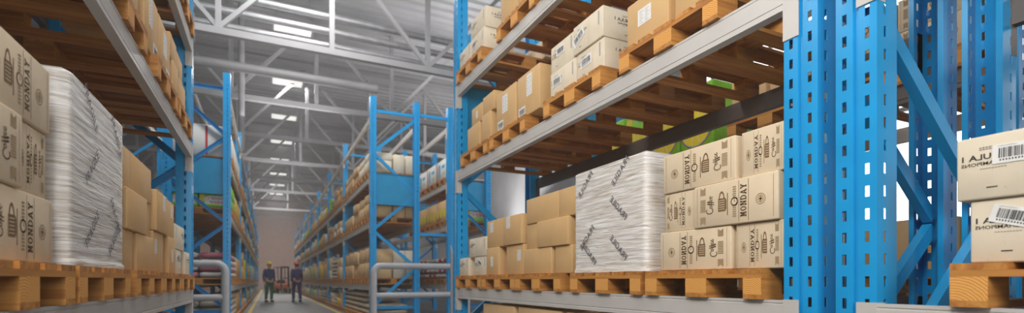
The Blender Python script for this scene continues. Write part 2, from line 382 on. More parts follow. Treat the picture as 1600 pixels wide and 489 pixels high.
def monday_art(W, H, mirror):
    key = (round(W, 2), round(H, 3), mirror)
    if key in ARTM: return ARTM[key]
    mb = MB(); k = W/.5                          # all lettering runs bottom to top, squeezed on short faces
    U = lambda u: (-(u-.5) if mirror else (u-.5))*W
    V = lambda v: v*H
    def put(pts, mi=0, y=0): mb.poly([(U(u), V(v)) for u, v in pts], y, mi)
    def prect(u0, v0, u1, v1, mi, y=0): put([(u0, v0), (u1, v0), (u1, v1), (u0, v1)], mi, y)
    def pring(u, v, r0, r1, mi, n=22):
        for i in range(n):
            a, b = 2*PI*i/n, 2*PI*(i+1)/n; f = H/.5
            put([(u+r0*math.cos(a)*f, v+r0*math.sin(a)), (u+r1*math.cos(a)*f, v+r1*math.sin(a)), (u+r1*math.cos(b)*f, v+r1*math.sin(b)), (u+r0*math.cos(b)*f, v+r0*math.sin(b))], mi)
    prect(.952, .06, .957, .94, 1); prect(.685, .05, .69, .95, 2); prect(.575, .05, .58, .95, 2); prect(.045, .06, .049, .94, 1)
    # MONDAY turned a quarter turn: cell (x along the text, z up) -> (u decreasing, v increasing)
    lw, x = .116, .14
    for ch in 'MONDAY':
        slab(mb, ch, 0, 0, lw*.92, .07, lambda pts, x=x: put([(.665-q, x+p) for p, q in pts], 0)); x += lw+.006
    pring(.82, .47, .10, .118, 1); pring(.82, .47, .06, .075, 1); prect(.80, .45, .84, .49, 1); prect(.812, .41, .828, .53, 1)
    # column of fine print with the round clock
    for i in range(14): prect(.505, .16+i*.05, .545, .16+i*.05+.03, 1)
    pring(.525, .5, 0, .10, 2, 18); 
    for i in range(18):
        a, b = 2*PI*i/18, 2*PI*(i+1)/18; f = H/.5
        put([(.525, .5), (.525+.07*math.cos(a)*f, .5+.07*math.sin(a)), (.525+.07*math.cos(b)*f, .5+.07*math.sin(b))], 3, -.0003)
    put([(.523, .5), (.528, .5), (.528, .56), (.523, .56)], 0, -.0006); put([(.523, .498), (.54, .498), (.54, .508), (.523, .508)], 0, -.0006); prect(.545, .42, .56, .58, 2)
    # cup on a saucer
    prect(.325, .32, .415, .62, 2); put([(.415, .32), (.43, .37), (.43, .57), (.415, .62)], 2); prect(.437, .22, .447, .72, 2)
    for i in range(5): put([(.335, .365+i*.05), (.408, .365+i*.05), (.408, .377+i*.05), (.335, .377+i*.05)], 3, -.0003)
    for i in range(12):
        a, b = PI*i/12, PI*(i+1)/12; put([(.37+.022*math.cos(a), .615+.12*math.sin(a)), (.37+.036*math.cos(a), .615+.165*math.sin(a)), (.37+.036*math.cos(b), .615+.165*math.sin(b)), (.37+.022*math.cos(b), .615+.12*math.sin(b))], 2)
    # handwritten Coffee
    def rib(pts, w):
        for a, b in zip(pts, pts[1:]):
            dx, dz = (b[0]-a[0])*W, (b[1]-a[1])*H; L = math.hypot(dx, dz) or 1; nx, nz = -dz/L*w/2/W, dx/L*w/2/H
            put([(a[0]-nx, a[1]-nz), (b[0]-nx, b[1]-nz), (b[0]+nx, b[1]+nz), (a[0]+nx, a[1]+nz)], 0)
    T = lambda p, q: (.25-q*.07, .30+p*.44)      # text frame -> face
    arc = lambda cx, cz, rx, rz, a0, a1, n=9: [T(cx+rx*math.cos(a0+(a1-a0)*i/n), cz+rz*math.sin(a0+(a1-a0)*i/n)) for i in range(n+1)]
    rib(arc(.16, .5, .15, .62, .9, 5.6, 12), .0048*k**.5)
    rib(arc(.36, .25, .06, .24, 0, 2*PI), .0042*k**.5)
    for fx in (.47, .58): rib([T(fx, -.35), T(fx+.02, .4), T(fx+.07, .95), T(fx+.09, .75), T(fx+.03, .25), T(fx+.08, .05)], .0042*k**.5)
    for ex in (.74, .88): rib(arc(ex, .24, .05, .24, .1, 5.4), .0042*k**.5)
    # ribbon banner column
    for v0, v1, n in ((.06, .24, 1), (.36, .66, 0), (.76, .94, 2)):
        if n == 1: put([(.09, v0), (.125, v0+.05), (.16, v0), (.16, v1), (.09, v1)], 1)
        elif n == 2: put([(.09, v0), (.16, v0), (.16, v1), (.125, v1-.05), (.09, v1)], 1)
        else:
            for i in range(8): prect(.09, v0+i*.038, .16, v0+i*.038+.026, 1)
    ARTM[key] = mb.mesh('printed_artwork', [M['brown'], M['brownl'], M['brownm'], M['beige']], False); return ARTM[key]
def formula_art(W, H, mirror, big=True):
    key = ('f', round(W, 3), round(H, 3), mirror, big)
    if key in ARTM: return ARTM[key]
    mb = MB(); sg = 1 if mirror else -1             # the print sits at the far end of the face
    cx = -sg*(W/2-.093) if big else 0
    k = 1 if big else 1.3
    addtext(mb, 'FORMULA 1', cx, H*.66, .0185*k, 0, 0, .025, 1.22, 0, mirror)
    addtext(mb, 'CHAMPIONS', cx-sg*.023 if big else cx, H*(.555 if big else .53), .0115*k, 0, 0, .02, 1.25, 0, mirror)
    for i in range(2):
        for j in range(9 if i else 7):
            x = cx+(j-4)*.008; mb.rect(x, H*(.80-i*.03), x+.0062, H*(.80-i*.03)+.0028, 0, 1)
    for j in range(9): mb.rect(cx-.03+j*.0075, H*.47, cx-.03+j*.0075+.0055, H*.47+.002, 0, 1)
    mb.rect(cx-.014, H*.17, cx+.014, H*.17+.0035, 0, 0)
    if big:
        x = sg*(W/2-.05); mb.rect(x-.008, H*.45, x+.008, H*.9, 0, 2)
        for j in range(18): mb.rect(cx+sg*.112, H*(.08+.05*j), cx+sg*.112+.0016, H*(.08+.05*j)+.005, 0, 1)
    ARTM[key] = mb.mesh('printed_artwork', [M['ink'], M['greyink'], M['printgrey']], False); return ARTM[key]
def barcode_meshes(w, h, seed=1):
    key = ('bc', round(w, 3), round(h, 3), seed)
    if key in ARTM: return ARTM[key]
    rnd = random.Random(seed); lab = MB().box(-w/2, -.0006, 0, w/2, .0006, h).mesh('barcode_label', M['paper'])
    b = MB(); x = -w*.38
    while x < w*.38:
        t = rnd.choice((.008, .012, .02, .028))*w; b.rect(x, h*.28, min(x+t, w*.4), h*.8, -.0009); x += t+rnd.choice((.007, .012, .018))*w
    x = -w*.36
    for i in range(13): b.rect(x, h*.13, x+w*.03, h*.22, -.0009); x += w*.057
    b.rect(-w*.4, h*.9, -w*.05, h*.915, -.0009)
    ARTM[key] = (lab, b.mesh('barcode', M['ink'], False)); return ARTM[key]
def sticker_mesh(w, h):
    key = ('st', round(w, 3), round(h, 3))
    if key in ARTM: return ARTM[key]
    mb = MB().box(-w/2, -.0006, 0, w/2, .0006, h)
    for i in range(7):
        for j in (-1, 1): mb.rect(j*w*.22-w*.16, h*(.1+i*.12), j*w*.22+w*(.05+.1*((i*3+j) % 2)), h*(.1+i*.12)+h*.03, -.0009, 1)
    ARTM[key] = mb.mesh('label_sticker', [M['paper'], M['printgrey']]); return ARTM[key]

# ------------------------------------------------------------------ loads
def carton(row, ya, yb, z, h, label, mat='tan', art=None, mirror=None, stick=(), bar=(), d=.02, depth=.36, group=None, near=True, rz=0, side_art=False, nm='cardboard_box', cat='box'):
    L = yb-ya
    o = tag(ob(nm, bevbox(nm, L, depth, h-.0012, M[mat], .006 if near else .01, 2 if near else 1), None, row.pt(d+depth/2, (ya+yb)/2, z+.0006), (0, 0, row.rz+rz)), label, cat, group)
    y = -depth/2-.0009
    mir = (row.sgn > 0) if mirror is None else mirror
    if art == 'monday': ob('printed_artwork', monday_art(L, h, mir), o, (0, y, 0))
    if art == 'formula':
        ob('printed_artwork', formula_art(L, h, mir), o, (0, y, 0))
        if side_art: ob('printed_artwork', formula_art(depth, h, mir, False), o, (row.sgn*(L/2+.0009), 0, 0), (0, 0, row.sgn*HALF_PI))
    for (u, v, w, hh) in stick: ob('label_sticker', sticker_mesh(w, hh), o, (u*row.sgn, y, v))
    for (u, v, w, hh, ang) in bar:
        lb, bc = barcode_meshes(w, hh, int(abs(u*100))+int(abs(v*1000)))
        k = ob('barcode_label', lb, o, (u*row.sgn, y-.0012, v), (0, ang*row.sgn, 0)); ob('barcode', bc, k)
    return o
def wrapped(row, ya, yb, z0, z1, label, mirror, group=None, d=.0):
    L, D, H = yb-ya, 1.1, z1-z0; nx, nz, nd = 44, 90, 24; rnd = random.Random(5)
    prof = [0.0]*(nz+1)
    for i in range(nz+1): prof[i] = rnd.uniform(-.0016, .0016)
    per = []
    for i in range(nx): per.append((-L/2+L*i/nx, -D/2))
    for i in range(nd): per.append((L/2, -D/2+D*i/nd))
    for i in range(nx): per.append((L/2-L*i/nx, D/2))
    for i in range(nd): per.append((-L/2, D/2-D*i/nd))
    n = len(per); vs = []
    for k in range(nz+1):
        for i, (x, y) in enumerate(per):
            cxn, cyn = max(-L/2+.035, min(L/2-.035, x)), max(-D/2+.035, min(D/2-.035, y))
            dx, dy = x-cxn, y-cyn; l = math.hypot(dx, dy) or 1; nxr, nyr = dx/l, dy/l
            kk = k+i*.05+.8*math.sin(i*.17); k0 = int(kk) % nz; fr = kk-int(kk); off = prof[k0]*(1-fr)+prof[k0+1]*fr
            if k < 3: off += .008
            ins = 0
            if k >= nz-1: ins = -.016*(k-nz+2)
            r = .035+off+ins; vs.append((cxn+nxr*r, cyn+nyr*r, H*k/nz))
    fs = [(k*n+i, k*n+(i+1) % n, (k+1)*n+(i+1) % n, (k+1)*n+i) for k in range(nz) for i in range(n)]
    fs += [tuple(range(n))[::-1], tuple(nz*n+i for i in range(n))]
    t = thing('wrapped_load', label, 'wrapped goods', row.pt(d+D/2, (ya+yb)/2, z0), row.rz, group)
    ob('stretch_film', smooth(MB().add(vs, fs).mesh('stretch_film', M['film'], False), 60), t)
    y = -D/2-.0055
    for cx, cz, r in ((-.24, .64, .75), (.16, .66, .75), (.14, .42, -.75), (-.22, .25, .75), (-.2, .14, -.75), (.14, .16, -.75)):
        mb = MB(); addtext(mb, 'FRAGILE', cx*(1 if row.sgn > 0 else -1), cz, .042, y, 0, .012, 1.05, r*(1 if row.sgn > 0 else -1)*(-1 if mirror else 1), mirror)
        ob('warning_print', mb.mesh('warning_print', M['greyink'], False), t)
    for cx, cz in ((-.28, .56), (-.28, .26), (.1, .5)):
        sb = MB(); sb.ring(cx, cz, .05, .06, 0, 0); sb.ring(cx, cz, .025, .034, 0, 0, 14)
        ob('round_print', sb.mesh('round_print', M['greyink'], False), t, (row.sgn*(L/2+.0075), 0, 0), (0, 0, row.sgn*HALF_PI))
    return t
def sack_mesh(l, d, h, mats):
    key = ('sk', l, d, h, mats[0].name, mats[1].name)
    if key in CACHE: return CACHE[key]
    n, m = 20, 10; vs = []; mi = []
    for j in range(m+1):
        ph = -PI/2+PI*j/m
        for i in range(n):
            a = 2*PI*i/n; sp = lambda v, e: math.copysign(abs(v)**e, v)
            cz = sp(math.sin(ph), .75); cr = sp(math.cos(ph), .4)
            vs.append((l/2*cr*sp(math.cos(a), .45), d/2*cr*sp(math.sin(a), .45), h/2+h/2*cz*(1-.25*abs(math.cos(a))**6)))
    fs = [(j*n+i, j*n+(i+1) % n, (j+1)*n+(i+1) % n, (j+1)*n+i) for j in range(m) for i in range(n)]
    mb = MB().add(vs, fs); mb.mi = [1 if abs(sum(vs[q][0] for q in f)/4) < l*.2 else 0 for f in fs]
    me = mb.mesh('woven_sack', mats)
    for p in me.polygons: p.use_smooth = True
    CACHE[key] = me; return me
def sack(row, yc, z, label, mats, l=.42, d=.7, h=.12, off=.02, group=None):
    return tag(ob('woven_sack', sack_mesh(l, d, h, [M[a] for a in mats]), None, row.pt(off+d/2, yc, z), (0, 0, row.rz)), label, 'sack', group)
def lemon_pack(row, ya, yb, z, h, label, d, depth, flip=False, group=None):
    L = yb-ya; o = tag(ob('fruit_pack', bevbox('fruit_pack', L, depth, h, M['green'], .03, 3), None, row.pt(d+depth/2, (ya+yb)/2, z), (0, 0, row.rz+(PI if flip else 0))), label, 'fruit pack', group)
    mb = MB(); y = -depth/2-.001; r = L*.455
    cx, cz = -L*.02, h*.36
    mb.disc(cx, cz, r*1.1, y, 1, 28); mb.disc(cx, cz, r*1.05, y-.0004, 2, 28); mb.disc(cx, cz, r, y-.0008, 0, 28); mb.disc(cx, cz, r*.2, y-.0012, 3, 14)
    for k in range(10): a = 2*PI*k/10; mb.ribbon([(cx+r*.2*math.cos(a), cz+r*.2*math.sin(a)), (cx+r*.88*math.cos(a), cz+r*.88*math.sin(a))], .005, y-.0012, 3)
    mb.disc(-L*.3, h*.84, L*.12, y, 0, 18); mb.rect(L*.05, h*.80, L*.42, h*.88, y, 2); mb.disc(L*.44, h*.24, L*.045, y-.0014, 1, 16)
    ob('fruit_print', mb.mesh('fruit_print', [M['yellow'], M['red'], M['cyan'], M['paper']], False), o); return o
def wool_pack(row, ya, yb, z, h, label, d, depth, group=None, end=True):
    # packs of insulation: the printed end looks down the aisle towards the camera
    L = yb-ya; o = tag(ob('insulation_pack', bevbox('insulation_pack', L, depth, h, M['green'], .04, 3), None, row.pt(d+depth/2, (ya+yb)/2, z), (0, 0, row.rz)), label, 'insulation pack', group)
    mb = MB(); w = depth
    mb.poly([(-w*.3, h*.25), (w*.42, h*.2), (w*.42, h*.82), (-w*.2, h*.82), (-w*.36, h*.6)], 0, 1)
    addtext(mb, 'MINERAL', w*.1, h*.36, h*.19, -.0006, 0, .03, 1, PI); addtext(mb, 'WOOL', w*.1, h*.64, h*.19, -.0006, 0, .03, 1, PI); mb.ring(-w*.24, h*.66, .03, .045, -.0006, 2)
    mb.poly([(-w*.48, h*.1), (-w*.4, h*.1), (-w*.3, h*.9), (-w*.48, h*.9)], 0, 2)
    ob('pack_print', mb.mesh('pack_print', [M['red'], M['paper'], M['yellow']], False), o, (row.sgn*(L/2+.001), 0, 0), (0, 0, row.sgn*HALF_PI)); return o

# ------------------------------------------------------------------ the two near racks (one mirrors the other)
Y0, Y1 = 1.51, 5.84
PITCHB = 4.48
LVN = {1: 'lower shelf', 2: 'middle shelf', 3: 'top shelf'}
def near_rack(row, side):
    s = side; t1, t2, t3 = (LEV[k]+PH+.0015 for k in (1, 2, 3))
    frame(row, 1.36, f'blue rack frame at the near end of the {s} rack, beside the printed beige cartons')
    frame(row, 5.84, f'blue rack frame at the far end of the {s} rack, beside the smallest cartons')
    for lv in (1, 2, 3):
        beam(row, lv, Y0, Y1, f'light grey front shelf beam carrying the {LVN[lv]} of the near {s} rack')
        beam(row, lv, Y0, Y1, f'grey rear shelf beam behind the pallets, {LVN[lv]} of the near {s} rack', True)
    # lower shelf
    for yc, what in ((2.008, 'the coffee printed beige cartons'), (2.853, 'the film-wrapped block'), (3.80, 'the six plain tan cartons'), (4.607, 'the four tan cartons with white stickers'), (5.432, 'the three small beige cartons')):
        pallet(row, yc, LEV[1], f'wooden pallet under {what}, lower shelf, {s} rack')
    h = .2238; z1, z2, z3 = t1, t1+h, t1+2*h; m = row.sgn > 0; far = 'left' if m else 'right'; near = 'right' if m else 'left'
    c = lambda a, b, z, hh, lab, **k: carton(row, a, b, z, hh, lab, **k)
    pal = f'coffee-printed stack on {s} rack'
    c(1.812, 2.318, z1, h, f'beige coffee carton, bottom {far} of the {pal}', mat='beige', art='monday', mirror=m, d=.01)
    c(1.53, 1.79, z1, h, f'beige coffee carton, bottom {near} of the {pal}', mat='beige', art='monday', mirror=m, d=.02)
    c(2.057, 2.292, z2, h, f'beige coffee carton, middle {far} narrow one of the {pal}', mat='beige', art='monday', mirror=not m, d=.02)
    c(1.543, 2.046, z2, h, f'beige coffee carton, middle {near} wide one of the {pal}', mat='beige', art='monday', mirror=not m, d=.0)
    c(1.785, 2.295, z3, h, f'beige coffee carton, top {far} of the {pal}', mat='beige', art='monday', mirror=m, d=.01)
    c(1.53, 1.757, z3, h, f'beige coffee carton, top {near} of the {pal}', mat='beige', art='monday', mirror=m, d=.02)
    wrapped(row, 2.43, 3.238, t1+.001, 1.757, f'tall block of goods wrapped in crinkled film with diagonal warning print, {s} rack', m, d=-.005)
    P = f'six plain tan cartons, {s} rack'
    c(3.60, 4.09, z1, h, f'plain tan carton, bottom {far} of the {P}', d=.01)
    c(3.30, 3.555, z1, h, f'plain tan carton, bottom {near} of the {P}', d=.02)
    c(3.835, 4.075, z2, h, f'plain tan carton, middle {far} of the {P}', d=.03)
    c(3.33, 3.829, z2, h, f'plain tan carton, middle {near} protruding one of the {P}', d=.0)
    c(3.503, 4.064, z3, h, f'plain tan carton, top {far} of the {P}', d=.02)
    c(3.25, 3.495, z3, h, f'plain tan carton, top {near} of the {P}', d=.02)
    P = f'four stickered tan cartons, {s} rack'
    c(4.66, 4.97, z1, .285, f'tan carton with sticker, bottom {far} of the {P}', d=.01, stick=[(-.01, .09, .055, .1)])
    c(4.12, 4.488, z1, .282, f'tan carton with sticker, bottom {near} of the {P}', d=.02, stick=[(.09, .13, .07, .1)])
    c(4.555, 4.97, z1+.285, .285, f'tan carton with sticker, top {far} of the {P}', d=.02, stick=[(-.09, .16, .08, .1)])
    c(4.13, 4.523, z1+.285, .278, f'tan carton with sticker, top {near} of the {P}', d=.0, stick=[(-.08, .16, .08, .11)])
    P = f'small printed cartons, {s} rack'
    k = dict(mat='cream', art='formula')
    c(5.50, 5.80, z1, .21, f'small beige carton, bottom {far} of the {P}', d=.01, **k)
    c(4.99, 5.334, z1, .208, f'small beige carton with slanted label, bottom {near} of the {P}', d=.02, bar=[(-.03, .11, .11, .06, .4)], **k)
    c(4.99, 5.49, z1+.21, .21, f'small beige carton lying on top of the {P}', d=.015, **k)
    # middle shelf
    pl = [(5.27, 'the four unlabelled tan cartons'), (4.40, 'the two tall tan cartons'), (3.266, 'the four printed cartons' if m else 'the pair of large tan cartons'), (2.26, 'the nearest pair of tan cartons')]
    for yc, what in pl: pallet(row, yc, LEV[2], f'wooden pallet under {what}, middle shelf, {s} rack')
    P = f'far pallet, middle shelf, {s} rack'
    c(5.17, 5.53, t2, .272, f'tan carton, bottom {far} on the {P}', d=.01)
    c(4.86, 5.10, t2, .30, f'tan carton, bottom {near} on the {P}', d=.01)
    c(5.11, 5.42, t2+.272, .20, f'tan carton, top {far} on the {P}', d=.02, stick=[(0, .06, .05, .08)] if m else [])
    c(4.79, 5.09, t2+.30, .195, f'tan carton, top {near} on the {P}', d=.02)
    P = f'second-farthest pallet, middle shelf, {s} rack'
    c(4.26, 4.705, t2, .39, f'tall tan carton, {far} one with document sticker on the {P}', d=.01, stick=[(-.02, .17, .12, .17)], bar=[(-.12, .02, .13, .09, 0)])
    c(3.80, 4.22, t2, .39, f'tall tan carton, {near} one with document sticker on the {P}', d=.01, depth=.4, stick=[(.02, .17, .10, .19)], bar=[(-.12, .01, .13, .09, 0)])
    h2 = .214
    if m:
        P = f'printed stack on {s} middle shelf'; k = dict(mat='cream', art='formula', depth=.4, side_art=True)
        c(3.235, 3.622, t2, h2, f'pale carton with barcode, bottom left of the {P}', d=.015, bar=[(-.09, .09, .13, .075, 0)], **k)
        c(2.883, 3.225, t2, h2, f'pale carton with barcode, bottom right of the {P}', d=.015, bar=[(-.05, .09, .14, .075, -.05)], **k)
        c(3.262, 3.622, t2+h2, h2, f'pale carton with barcode, top left of the {P}', d=.02, bar=[(-.03, .11, .12, .07, 0)], **k)
        c(2.876, 3.253, t2+h2, h2, f'pale carton with slanted barcode, top right of the {P}', d=.0, bar=[(-.1, .08, .15, .075, -.45)], **k)
    else:
        c(3.27, 3.63, t2, .36, f'large tan carton, right one of the third pallet, middle shelf, {s} rack', d=.01, stick=[(0, .15, .11, .16)])
        c(2.88, 3.25, t2, .36, f'large tan carton, left one of the third pallet, middle shelf, {s} rack', d=.02, stick=[(.05, .15, .11, .16)], bar=[(-.1, .01, .13, .09, 0)])
    P = f'nearest pair, middle shelf, {s} rack'
    c(2.254, 2.627, t2, .285, f'tan carton with white document sticker, {far} of the {P}', d=.01, stick=[(-.02, .11, .12, .1)])
    c(1.88, 2.20, t2, .285, f'plain tan carton, {near} of the {P}', d=.01)
    # top shelf
    for yc, what in ((5.42, 'the printed cartons'), (4.22, 'the pair of tan cartons'), (3.34, 'the single wide tan carton')): pallet(row, yc, LEV[3], f'wooden pallet under {what}, top shelf, {s} rack')
    P = f'printed pale cartons, top shelf, {s} rack'; k = dict(mat='cream', art='formula', side_art=True)
    c(5.43, 5.80, t3, .225, f'pale carton, bottom {far} of the {P}', d=.01, **k)
    c(5.03, 5.41, t3, .225, f'pale carton, bottom {near} with label of the {P}', d=.01, bar=[(-.1, .1, .11, .08, 0)], **k)
    c(5.02, 5.45, t3+.225, .225, f'pale carton, topmost of the {P}', d=.02, **k)
    c(4.95, 5.45, t3, .225, f'pale carton in the rear row of the {P}', d=.72, **k)
    P = f'second pallet, top shelf, {s} rack'
    c(4.22, 4.60, t3, .42, f'tan carton, {far} on the {P}', d=.01)
    c(3.83, 4.19, t3, .42, f'tan carton, {near} on the {P}', d=.01)
    c(2.98, 3.70, t3, .42, f'wide tan carton on the third pallet, top shelf, {s} rack', d=.01, depth=.7)
    # floor level
    for yc in ((3.0, 3.85, 4.7) if m else (4.4,)):
        nm = {3.0: 'nearest', 3.85: 'middle', 4.7: 'farthest', 4.4: 'only'}[yc]
        pallet(row, yc, 0, f'wooden pallet on the floor under the {s} rack, {nm} one')
        c(yc-.38, yc+.38, PH+.001, .56, f'tan carton on the floor beneath the lower beam, {s} rack, {nm} one', mat='tan2', d=.02, depth=.8)
near_rack(R1, 'right')
near_rack(L1, 'left')
# the bay nearest the camera on the right
frame(R1, 1.13, 'blue rack frame in the right foreground, nearest the camera')
for lv in (1, 2, 3):
    beam(R1, lv, -3.2, 1.13, f'light grey front shelf beam, {LVN[lv]} of the bay nearest the camera')
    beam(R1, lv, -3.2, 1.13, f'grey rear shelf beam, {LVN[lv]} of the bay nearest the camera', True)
frame(R1, -3.35, 'blue rack frame closing the nearest bay, outside the picture to the right')
pallet(R1, .488, LEV[1], 'wooden pallet with end-grain blocks under the two barcode cartons, right foreground')
zt = LEV[1]+PH+.0015
carton(R1, .43, .85, zt, .206, 'pale printed carton with tilted barcode label, lower of two in the right foreground', 'cream', 'formula', True, d=.012, bar=[(-.10, .115, .132, .058, .30)], depth=.4)
carton(R1, .46, .882, zt+.206, .207, 'pale printed carton with barcode label, upper of two in the right foreground', 'cream', 'formula', True, d=.0, bar=[(-.052, .107, .13, .060, .02)], depth=.4)

# ------------------------------------------------------------------ back-to-back row behind the right rack (seen through its shelves)
BW = 'back-to-back row behind the right rack'
for y, w in ((1.36, 'near end'), (5.84, 'far end'), (1.13, 'foreground end')): frame(RB, y, f'blue rack frame at the {w} of the {BW}')
for lv in (1, 2, 3):
    for rear in (False, True):
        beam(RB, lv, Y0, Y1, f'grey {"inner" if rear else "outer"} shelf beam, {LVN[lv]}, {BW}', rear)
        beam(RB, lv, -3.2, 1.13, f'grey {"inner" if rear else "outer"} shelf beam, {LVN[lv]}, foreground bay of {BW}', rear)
B2 = LEV[2]+PH+.0015; B1 = LEV[1]+PH+.0015
bd = .66                                           # goods stand at the inner edge, towards the near rack
for yc, w in ((2.0, 'the coffee-printed cartons'), (3.0, 'two plain tan cartons')):
    pallet(RB, yc, LEV[2], f'wooden pallet under {w}, middle shelf, {BW}', d=-.04)
for i, (a, b) in enumerate(((3.62, 4.06), (4.08, 4.52), (4.54, 4.98), (5.0, 5.44))):
    lemon_pack(RB, a, b, LEV[2]+.002, .66, f'green and yellow citrus printed pack, {["first", "second", "third", "fourth"][i]} from near, behind the right rack', .04, 1.06, True)
for i, (a, b) in enumerate(((2.62, 2.98), (3.02, 3.38))):
    carton(RB, a, b, B2, .4, f'plain tan carton, {["nearer", "farther"][i]} of two on the middle shelf behind right rack', 'tan2', d=bd, depth=.46, rz=PI)
for i in range(2):
    for j in range(2):
        a = 1.6+i*.41
        carton(RB, a, a+.39, B2+j*.2238, .2238, f'coffee-printed carton behind the right rack, {["nearer", "farther"][i]} {["bottom", "top"][j]} of four', 'beige', 'monday', False, d=bd, depth=.46, rz=PI)
for i, yc in enumerate((2.05, 3.2, 4.4)):
    w = ['nearest', 'middle', 'farthest'][i]
    pallet(RB, yc, LEV[1], f'wooden pallet on the lower shelf, {w} one, {BW}', d=-.04)
    carton(RB, yc-.37, yc+.37, B1, .36, f'wide tan carton on the lower shelf, {w} one, {BW}', 'tan2', d=.5, depth=.6, rz=PI)

# ------------------------------------------------------------------ rows beyond the cross aisle
def ord_(i): return ['first', 'second', 'third', 'fourth', 'fifth', 'sixth', 'seventh', 'eighth', 'ninth'][i]
def far_row(row, side, nb, y0=11.65, back=False):
    s = side; rowname = f'{s} row beyond the cross aisle' if not back else f'back-to-back {s} row beyond the cross aisle'
    for k in range(nb+1): frame(row, y0+k*PITCHB, f'blue rack frame, {ord_(k)} from the near end, {rowname}')
    for k in range(nb):
        a, b = y0+k*PITCHB+.15, y0+(k+1)*PITCHB
        for lv in (1, 2, 3, 4):
            for rear in (False, True):
                if rear and (k > 2): continue
                beam(row, lv, a, b, f'grey {"rear" if rear else "front"} shelf beam, level {["one", "two", "three", "four"][lv-1]}, {ord_(k)} bay, {rowname}', rear)
def far_loads(row, side, k, y0=11.65):
    a = y0+k*PITCHB+.15; rnd = random.Random(k*7+(3 if side == 'left' else 0)); G = f'distant goods in the {side} row'
    npal = 5 if k < 2 else 4 if k < 4 else 3
    for lv in (0, 1, 2, 3):
        zb = LEV.get(lv, 0); zt = zb+PH+.0015
        for i in range(npal):
            w = 4.33/npal; yc = a+w*(i+.5)
            pallet(row, yc, zb, f'wooden pallet out of focus among the far bays of the {side} row', f'distant pallets in the {side} row', False)
            kind = rnd.choice(['tan', 'tan', 'tan', 'tan2', 'cream', 'white', 'sack'] if lv else ['sack', 'sack', 'tan2', 'cream'])
            if k >= 1 and rnd.random() < .14: kind = 'yellow' if rnd.random() < .6 else 'green'
            top = {0: .5, 1: .85, 2: .55, 3: .6}[lv]*rnd.uniform(.7, 1)
            ww = min(w*.46, .42)
            if kind == 'sack' and k < 3:
                for r in range(int(top/.15)): 
                    for q in (-1, 1): sack(row, yc+q*.2, zt+r*.131, f'stacked woven sack out of focus in far bays, {side} row', ('sackc', 'sack'), .4, .9, .13, .02, f'distant sacks in the {side} row')
                continue
            if kind == 'sack': kind = 'cream'
            if k < 2:
                for q in (-1, 1):
                    hh = top*rnd.uniform(.4, .6); o = q*ww*.5
                    lab = f'blurred {dict(tan="tan", tan2="light tan", cream="cream", white="white", yellow="yellow", green="green")[kind]} carton in far bays, {side} row'
                    mt = kind
                    carton(row, yc+o-ww*.48, yc+o+ww*.48, zt, hh, lab, mt, d=rnd.uniform(0, .05), depth=.6, group=G+' '+kind, near=False)
                    if rnd.random() < .75: carton(row, yc+o-ww*.46, yc+o+ww*.46, zt+hh, top-hh, lab, mt, d=rnd.uniform(.0, .06), depth=.55, group=G+' '+kind, near=False)
            else:
                lab = f'blurred large {dict(tan="tan", tan2="light tan", cream="cream", white="white", yellow="yellow", green="green")[kind]} case, distant bays, {side} row'
                for q in ((-1, 1) if k < 4 else (0,)):
                    carton(row, yc+q*w*.21-w*(.2 if q else .42), yc+q*w*.21+w*(.2 if q else .42), zt, top*rnd.uniform(.7, 1), lab, kind, nm='packing_case', cat='packing case', d=.02, depth=.9, group=G+' large '+kind, near=False)
F0 = 11.65
R2B = RB; R2 = R1; L2 = L1
far_row(R1, 'right', 8); far_row(L1, 'left', 8)
far_row(RB, 'right', 2, back=True); far_row(LB, 'left', 1, back=True)
for k in range(1, 8): far_loads(R1, 'right', k); far_loads(L1, 'left', k)
# first bay, right row
a0 = F0+.15
def first_bay_right():
    row = R1; nm = 'right row past the barrier'
    for lv in (0, 1, 2, 3):
        zb = LEV.get(lv, 0); zt = zb+PH+.0015; ln = ['floor level', 'lower shelf', 'middle shelf', 'top shelf'][lv]
        for i in range(5):
            yc = a0+.43+i*.865
            pallet(row, yc, zb, f'wooden pallet, {ord_(i)} from near end, {ln}, {nm}')
            if lv == 0:
                for r in range(4 if i else 2):
                    for q in (-1, 1): sack(row, yc+q*.2, zt+r*.131, f'cream sack on floor pallet at the near end of the {nm}', ('sackc', 'sackc'), .4, .9, .13, .02, 'cream sacks at floor level')
                continue
            hs = {1: (.36, .34), 2: (.30, .24), 3: (.27, .2)}[lv]
            for q in (-1, 1):
                w = 'nearer' if q < 0 else 'farther'
                for r in range(2):
                    if r and lv == 2 and i in (3, 4): continue
                    mt = 'cream' if (lv == 3 and i < 2) else 'tan2' if (i+lv) % 2 else 'tan'
                    carton(row, yc+q*.2-.19, yc+q*.2+.185, zt+(hs[0] if r else 0), hs[r]*(.92+.05*((i*3+q+r) % 3)) if r else hs[0], f'{"pale" if mt == "cream" else "tan"} carton, {"upper" if r else "lower"} {w}, {ord_(i)} pallet, {ln}, {nm}', mt, d=.02+.015*((i+r) % 3), depth=.5, near=False, stick=[(0, .12, .08, .09)] if (i+q) % 3 == 0 else [])
            # second row of cartons that shows through the end frame
            if i == 0:
                for q in (0, 1):
                    carton(row, yc-.38, yc+.38, zt, sum(hs)*.93, f'grey-tan carton, {"outer" if q else "inner"} rear stack at row end, {ln}, {nm}', 'cream' if lv != 2 else 'tan2', d=.56+q*.29, depth=.27, near=False, rz=0)
first_bay_right()
